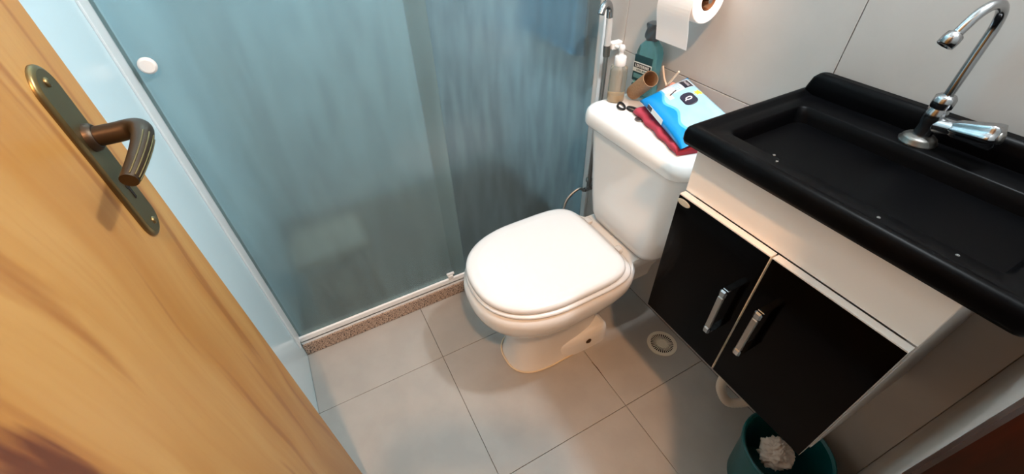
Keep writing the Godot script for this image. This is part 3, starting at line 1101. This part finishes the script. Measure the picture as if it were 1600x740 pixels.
func wipes(ua: Vector3) -> void:
	var t := thing("wipes_packet", "bright blue packet of wet wipes lying on the red cloth", "wipes packet")
	var U := (Vector3(0.233, -0.012, 0.075)).normalized()
	var V := Vector3(0.05, 0.055, -0.125)
	V = (V - U * V.dot(U)).normalized()
	var N := U.cross(V) * 1.0
	if N.y < 0:
		N = -N
	var c := Vector3(-0.660, 0.8385, -0.812)
	var hu := 0.118
	var hv := 0.066
	var nu := 36
	var nv := 20
	var grid := func(i: int, j: int, top: bool) -> Vector3:
		var a := i / float(nu) * 2.0 - 1.0
		var b := j / float(nv) * 2.0 - 1.0
		var th := 0.0155 * pow(maxf(1.0 - pow(absf(a), 5.0), 0.0), 0.7) * pow(maxf(1.0 - pow(absf(b), 4.0), 0.0), 0.6)
		th += 0.0012 * sin(a * 19.0 + b * 5.0) * (1.0 - absf(b)) * absf(a)
		var pin := 1.0 - 0.03 * (1.0 - pow(absf(a), 6.0))
		return c + U * a * hu + V * b * hv * pin + N * (th if top else -th * 0.8)
	var st := begin()
	for top in [true, false]:
		for i in nu:
			for j in nv:
				var q := [grid.call(i, j, top), grid.call(i + 1, j, top), grid.call(i + 1, j + 1, top), grid.call(i, j + 1, top)]
				var uv := [Vector2(i, j), Vector2(i + 1, j), Vector2(i + 1, j + 1), Vector2(i, j + 1)]
				var order := [0, 1, 2, 0, 2, 3]
				var nn: Vector3 = (q[2] - q[0] as Vector3).cross(q[1] - q[0])
				if nn.dot(N if top else -N) < 0:
					order = [0, 2, 1, 0, 3, 2]
				st.set_smooth_group(0)
				for k in order:
					var w: Vector2 = uv[k]
					st.set_uv(Vector2(w.x / nu, 1.0 - w.y / nv) if top else Vector2(w.x / nu, 0.97))
					st.add_vertex(q[k])
	var film := mat(Color.WHITE, 0.28)
	film.albedo_texture = pack_image()
	obj("film", st, film, t)
	var turn := Basis(U, V, N)
	if turn.determinant() < 0:
		turn = Basis(U, V, -N)
	# raised resealable lid
	st = begin()
	var rings := []
	var lc := c + U * (0.43 * 2 - 1) * hu + V * (0.66 * 2 - 1) * hv + N * 0.0142
	for a in [[0.0, 0.0], [0.0, 0.0022], [0.0012, 0.003]]:
		rings.append(rrect(lc + N * a[1], U, V, 0.026 - a[0], 0.0155 - a[0], 0.0145, 6))
	loft(st, rings)
	var lid := obj("resealable_lid", st, mat(C(38, 34, 52), 0.35), t)
	lettering("lettering", "Q", 0.021, lc + N * 0.0036, turn, mat(C(225, 222, 230), 0.5), lid, "Droid Sans")
	lettering("lettering", "Qualitá", 0.0088, c + U * (0.142 * 2 - 1) * hu + V * (0.855 * 2 - 1) * hv + N * 0.0122, turn.rotated(U, -0.22), mat(C(200, 196, 204), 0.5), t, "Droid Serif", false)
	# printed strip on the front side of the packet
	st = begin()
	var side := turn.rotated(U, 1.05)
	bx(st, c + U * -0.028 - V * 0.0615 + N * 0.0085, Vector3(0.085, 0.013, 0.0007), 0.0002, side)
	var strip := obj("side_label", st, mat(C(232, 240, 244), 0.4), t)
	st = begin()
	bx(st, c + U * -0.058 - V * 0.0617 + N * 0.0090, Vector3(0.024, 0.011, 0.0009), 0.0002, side)
	obj("side_print", st, mat(C(38, 34, 52), 0.4), strip)

func floor_things() -> void:
	# round floor drain with radial slots
	var t := thing("floor_drain", "round white floor drain grate with radial slots in front of the cabinet", "drain")
	var c := Vector3(-0.528, 0.0, -0.848)
	var st := begin()
	lathe(st, c, Vector3.UP, [[0.042, 0.0], [0.042, 0.0012], [0.040, 0.0016]], 40)
	obj("well", st, M.hole, t)
	st = begin()
	var rings := []
	for k in 48:
		var an := TAU * k / 48.0
		var d := Vector3(cos(an), 0, sin(an))
		rings.append([c + d * 0.052, c + d * 0.051 + Vector3(0, 0.0035, 0), c + d * 0.0405 + Vector3(0, 0.0045, 0), c + d * 0.0385 + Vector3(0, 0.0005, 0)])
	loft(st, rings, 0, -1, false, true)
	var ivory := mat(C(232, 224, 205), 0.4)
	obj("rim", st, ivory, t)
	st = begin()
	for k in 32:
		var an := TAU * k / 32.0
		bx(st, c + Vector3(cos(an), 0, sin(an)) * 0.0295 + Vector3(0, 0.0026, 0), Vector3(0.024, 0.002, 0.0028), 0.0004, Basis(Vector3.UP, -an))
	lathe(st, c, Vector3.UP, [[0.0185, 0.0017], [0.0185, 0.0036], [0.016, 0.0042], [0.012, 0.0042], [0.011, 0.0034]], 30)
	obj("grille", st, ivory, t)

	# pale drain hose looping under the cabinet
	st = begin()
	var path := curve([Vector3(-0.235, 0.474, -0.70), Vector3(-0.236, 0.42, -0.70), Vector3(-0.245, 0.34, -0.70), Vector3(-0.242, 0.27, -0.71), Vector3(-0.215, 0.225, -0.73), Vector3(-0.19, 0.24, -0.78), Vector3(-0.185, 0.30, -0.86), Vector3(-0.185, 0.33, -0.919)], 16)
	var rad := []
	for i in path.size():
		rad.append(0.0125 if i % 2 == 0 else 0.0112)
	tube(st, path, rad, 12)
	tag(obj("drain_hose", st, mat(C(205, 200, 190), 0.5)), "pale flexible drain hose looping below the cabinet", "hose")

	# teal bin with crumpled bag
	t = thing("waste_bin", "teal plastic waste bin on the floor under the cabinet corner", "bin")
	var b := Vector3(-0.064, 0.0, -0.775)
	var tealm := mat(C(4, 92, 98), 0.35)
	st = begin()
	rings = []
	for a in [[0.084, 0.0], [0.086, 0.004], [0.099, 0.185], [0.105, 0.187], [0.105, 0.197], [0.1015, 0.1985], [0.096, 0.193], [0.0835, 0.01], [0.03, 0.008]]:
		rings.append(circle(b + Vector3(0, a[1], 0), Vector3.UP, a[0], 40))
	var n := 40
	for i in rings.size() - 1:
		for j in n:
			var k := (j + 1) % n
			var A: Vector3 = rings[i][j]
			var o := (A - b) * Vector3(1, 0, 1)
			if i == 2:
				o = Vector3.DOWN
			elif i >= 4 and i < 7:
				o = -o + Vector3(0, 0.1, 0) if i > 5 else Vector3.UP
			elif i == 7:
				o = Vector3.UP
			quad(st, A, rings[i][k], rings[i + 1][k], rings[i + 1][j], o, 0 if i < 2 else i)
	fan(st, rings[0], Vector3.DOWN)
	fan(st, rings[-1], Vector3.UP)
	obj("body", st, tealm, t)
	# crumpled paper
	st = begin()
	var nz := FastNoiseLite.new()
	nz.seed = 4
	nz.frequency = 1.0
	nz.noise_type = FastNoiseLite.TYPE_CELLULAR
	nz.cellular_return_type = FastNoiseLite.RETURN_DISTANCE
	rings = []
	for i in 41:
		var ph := PI * (i + 0.02) / 40.05
		var ring := []
		for j in 72:
			var th := TAU * j / 72.0
			var d := Vector3(sin(ph) * cos(th), cos(ph), sin(ph) * sin(th))
			var r := 0.80 + 0.42 * nz.get_noise_3dv(d * 2.6) + 0.22 * nz.get_noise_3dv(d * 6.0 + Vector3(3, 1, 2))
			ring.append(b + Vector3(-0.012, 0.175, 0.018) + d * Vector3(0.072, 0.088, 0.072) * r)
		rings.append(ring)
	loft(st, rings, 3, 0)
	tag(obj("crumpled_paper", st, mat(C(226, 216, 206), 0.9, 0.0, 0.2)), "crumpled white paper heaped in the teal bin", "paper")

# ---------------------------------------------------------------- the person who takes the picture, in the doorway
# bones: [from, to, radius, radius]; a smooth union of tapered capsules, meshed with surface nets
func flesh(st: SurfaceTool, bones: Array, k: float, cell: float, grow: float = 0.0, low: float = -9.0, high: float = 9.0) -> void:
	var field := {}
	for bone in bones:
		var a: Vector3 = bone[0]
		var b: Vector3 = bone[1]
		var ra: float = bone[2] + grow
		var rb: float = bone[3] + grow
		var reach := maxf(ra, rb) + k + cell * 2.0
		var lo := ((a.min(b) - Vector3.ONE * reach) / cell).floor()
		var hi := ((a.max(b) + Vector3.ONE * reach) / cell).ceil()
		var ab := b - a
		var ll := maxf(ab.length_squared(), 1e-9)
		for x in range(int(lo.x), int(hi.x) + 1):
			for y in range(int(lo.y), int(hi.y) + 1):
				for z in range(int(lo.z), int(hi.z) + 1):
					var p := Vector3(x, y, z) * cell
					var h := clampf((p - a).dot(ab) / ll, 0.0, 1.0)
					var d := p.distance_to(a + ab * h) - lerpf(ra, rb, h)
					if d > reach:
						continue
					var key := Vector3i(x, y, z)
					var old: float = field.get(key, 1.0)
					var t := maxf(k - absf(old - d), 0.0) / k
					field[key] = minf(old, d) - t * t * k * 0.25
	if low > -9.0 or high < 9.0:
		for key in field:
			field[key] = maxf(field[key], maxf(low - key.y * cell, key.y * cell - high))
	var spots := {}
	var corner := [Vector3i(0, 0, 0), Vector3i(1, 0, 0), Vector3i(0, 1, 0), Vector3i(1, 1, 0), Vector3i(0, 0, 1), Vector3i(1, 0, 1), Vector3i(0, 1, 1), Vector3i(1, 1, 1)]
	for key in field:
		var v := []
		var below := 0
		for c in corner:
			var f: float = field.get(key + c, 1.0)
			v.append(f)
			if f < 0.0:
				below += 1
		if below == 0 or below == 8:
			continue
		var sum := Vector3.ZERO
		var n := 0
		for i in 8:
			for ax in 3:
				var j := i | (1 << ax)
				if j != i and (v[i] < 0.0) != (v[j] < 0.0):
					sum += Vector3(corner[i]).lerp(Vector3(corner[j]), v[i] / (v[i] - v[j]))
					n += 1
		spots[key] = (Vector3(key) + sum / n) * cell
	var axes := [Vector3i(1, 0, 0), Vector3i(0, 1, 0), Vector3i(0, 0, 1)]
	for key in field:
		for ax in 3:
			var f0: float = field[key]
			var f1: float = field.get(key + axes[ax], 1.0)
			if (f0 < 0.0) == (f1 < 0.0):
				continue
			var u: Vector3i = axes[(ax + 1) % 3]
			var w: Vector3i = axes[(ax + 2) % 3]
			var q := [key, key - u, key - u - w, key - w]
			if spots.has(q[0]) and spots.has(q[1]) and spots.has(q[2]) and spots.has(q[3]):
				quad(st, spots[q[0]], spots[q[1]], spots[q[2]], spots[q[3]], Vector3(axes[ax]) * (1.0 if f0 < 0.0 else -1.0), 0)

func photographer(cam: Camera3D) -> void:
	var r := cam.basis.x
	var u := cam.basis.y
	var b := cam.basis.z
	var lens := cam.position
	# the phone, its lens at the point of view
	var t := thing("phone", "black phone held sideways by the person in the doorway", "phone")
	var mid_phone := lens + r * 0.058 - u * 0.024 + b * 0.012
	var st := begin()
	var rings := []
	for a in [[-0.0042, 0.0015], [-0.003, 0.0], [0.003, 0.0], [0.0042, 0.0015]]:
		rings.append(rrect(mid_phone + b * a[0], r, u, 0.079 - a[1], 0.0375 - a[1], 0.009))
	loft(st, rings)
	obj("body", st, mat(C(20, 20, 22), 0.3), t)
	st = begin()
	rings = []
	for a in [[0.0043, 0.0], [0.0047, 0.0006]]:
		rings.append(rrect(mid_phone + b * a[0], r, u, 0.075 - a[1], 0.034 - a[1], 0.006))
	loft(st, rings)
	obj("screen", st, mat(C(10, 10, 12), 0.1), t)

	var person := thing("person", "person standing in the doorway in grey shirt and blue trousers, holding up a phone", "person")
	var skin := mat(C(196, 148, 120), 0.5)
	var Z := -0.06
	var arms := []
	var hands := []
	for s in [-1, 1]:   # -1 left, 1 right
		var sz: float = Z - s * 0.165
		var end: Vector3 = mid_phone + r * (0.079 * s)
		var wrist: Vector3 = end + r * (0.03 * s) + b * 0.095 - u * 0.045
		var shoulder := Vector3(0.475, 1.335, sz)
		var elbow := Vector3(0.345, 1.075, sz - s * 0.02)
		arms.append([shoulder, elbow, 0.047, 0.038])
		arms.append([elbow, wrist, 0.038, 0.025])
		var off := [0.026, 0.009, -0.008, -0.024]
		for i in 4:
			var out := [0.0, 0.003, 0.001, -0.004]
			var k0: Vector3 = end + r * ((0.022 + out[i]) * s) + b * 0.036 + u * off[i]
			var k1: Vector3 = end + r * ((0.024 + out[i]) * s) + b * 0.014 + u * off[i]
			var k2: Vector3 = end + r * (0.0115 * s) + b * 0.004 + u * off[i] * 0.95
			hands.append([wrist, k0, 0.019, 0.0105])
			hands.append([k0, k1, 0.0095, 0.0085])
			hands.append([k1, k2, 0.0085, 0.0072])
		var th0: Vector3 = end + r * (0.018 * s) + b * 0.062 - u * 0.032
		var th1: Vector3 = end + r * (0.004 * s) + b * 0.042 - u * 0.018
		var th2: Vector3 = end - r * (0.016 * s) + b * 0.0185 - u * 0.006
		hands.append([wrist, th0, 0.02, 0.014])
		hands.append([th0, th1, 0.0125, 0.0105])
		hands.append([th1, th2, 0.0105, 0.0082])
	var trunk := [[Vector3(0.475, 1.30, Z - 0.165), Vector3(0.475, 1.30, Z + 0.165), 0.05, 0.05], [Vector3(0.475, 1.21, Z - 0.07), Vector3(0.475, 1.21, Z + 0.07), 0.098, 0.098], [Vector3(0.475, 1.21, Z), Vector3(0.48, 1.0, Z), 0.12, 0.105],
			[Vector3(0.48, 1.0, Z - 0.04), Vector3(0.48, 1.0, Z + 0.04), 0.092, 0.092], [Vector3(0.485, 0.87, Z - 0.07), Vector3(0.485, 0.87, Z + 0.07), 0.1, 0.1]]
	var neck := [[Vector3(0.475, 1.33, Z), Vector3(0.46, 1.44, Z), 0.056, 0.05]]
	var legs := []
	var feet := []
	for s in [-1, 1]:
		var z: float = Z - s * 0.085
		legs.append([Vector3(0.485, 0.84, z), Vector3(0.475, 0.46, z), 0.082, 0.056])
		legs.append([Vector3(0.475, 0.46, z), Vector3(0.50, 0.09, z), 0.054, 0.037])
		feet.append([Vector3(0.50, 0.09, z), Vector3(0.515, 0.035, z), 0.036, 0.034])
		feet.append([Vector3(0.515, 0.036, z), Vector3(0.34, 0.026, z - s * 0.02), 0.034, 0.025])
	# head, looking down at the phone
	var turn := Basis(Vector3(0, 0, 1), 0.28)
	var hc := Vector3(0.455, 1.525, Z)
	var at := func(x: float, y: float, z: float) -> Vector3: return hc + turn * Vector3(x, y, z)
	var head := [[at.call(0.0, 0.03, 0), at.call(0.02, 0.025, 0), 0.077, 0.078], [at.call(-0.03, -0.04, 0), at.call(-0.05, -0.066, 0), 0.052, 0.034], [at.call(-0.045, 0.0, -0.03), at.call(-0.045, 0.0, 0.03), 0.04, 0.04],
			[at.call(-0.088, 0.0, 0), at.call(-0.098, -0.022, 0), 0.009, 0.013], [at.call(-0.076, -0.052, -0.018), at.call(-0.076, -0.052, 0.018), 0.009, 0.009], [at.call(-0.076, 0.022, -0.035), at.call(-0.076, 0.022, 0.035), 0.012, 0.012]]
	for s in [-1, 1]:
		head.append([at.call(0.012, 0.012, s * 0.08), at.call(0.006, -0.022, s * 0.076), 0.013, 0.008])
	st = begin()
	flesh(st, trunk + neck + arms + legs + feet, 0.05, 0.015)
	flesh(st, hands, 0.008, 0.0038)
	flesh(st, head + [[Vector3(0.468, 1.40, Z), Vector3(0.46, 1.45, Z), 0.05, 0.05]], 0.022, 0.0065)
	obj("body", st, skin, person)
	st = begin()
	flesh(st, trunk + [arms[0], arms[2]], 0.05, 0.016, 0.009, 0.84, 1.42)
	obj("shirt", st, mat(C(92, 94, 98), 0.9), person)
	st = begin()
	flesh(st, legs + [trunk[4], trunk[3]], 0.045, 0.016, 0.011, 0.06, 0.93)
	obj("trousers", st, mat(C(44, 56, 84), 0.9), person)
	st = begin()
	flesh(st, [[at.call(0.012, 0.042, 0), at.call(0.03, 0.02, 0), 0.08, 0.079], [at.call(-0.05, 0.078, -0.03), at.call(-0.05, 0.078, 0.03), 0.03, 0.03]], 0.02, 0.007)
	obj("hair", st, mat(C(38, 28, 22), 0.7), person)
	for s in [-1, 1]:
		st = begin()
		lathe(st, at.call(-0.0865, 0.002, s * 0.031), turn * Vector3(-1, -0.1, 0), [[0.0135, -0.004], [0.0115, 0.003], [0.006, 0.0062], [0.001, 0.007]], 18)
		var eye := obj("eye", st, mat(C(228, 224, 218), 0.2), person)
		st = begin()
		lathe(st, at.call(-0.0928, 0.0012, s * 0.031), turn * Vector3(-1, -0.1, 0), [[0.0052, 0.0], [0.004, 0.0012], [0.001, 0.0016]], 14)
		obj("iris", st, mat(C(40, 26, 18), 0.2), eye)
		st = begin()
		tube(st, [at.call(-0.091, 0.027, s * 0.016), at.call(-0.089, 0.031, s * 0.034), at.call(-0.078, 0.027, s * 0.05)], 0.0045, 8)
		obj("eyebrow", st, mat(C(38, 28, 22), 0.8), person)
	st = begin()
	tube(st, [at.call(-0.083, -0.0525, -0.021), at.call(-0.0868, -0.053, 0), at.call(-0.083, -0.0525, 0.021)], [0.002, 0.0042, 0.002], 8)
	obj("lips", st, mat(C(168, 96, 86), 0.5), person)
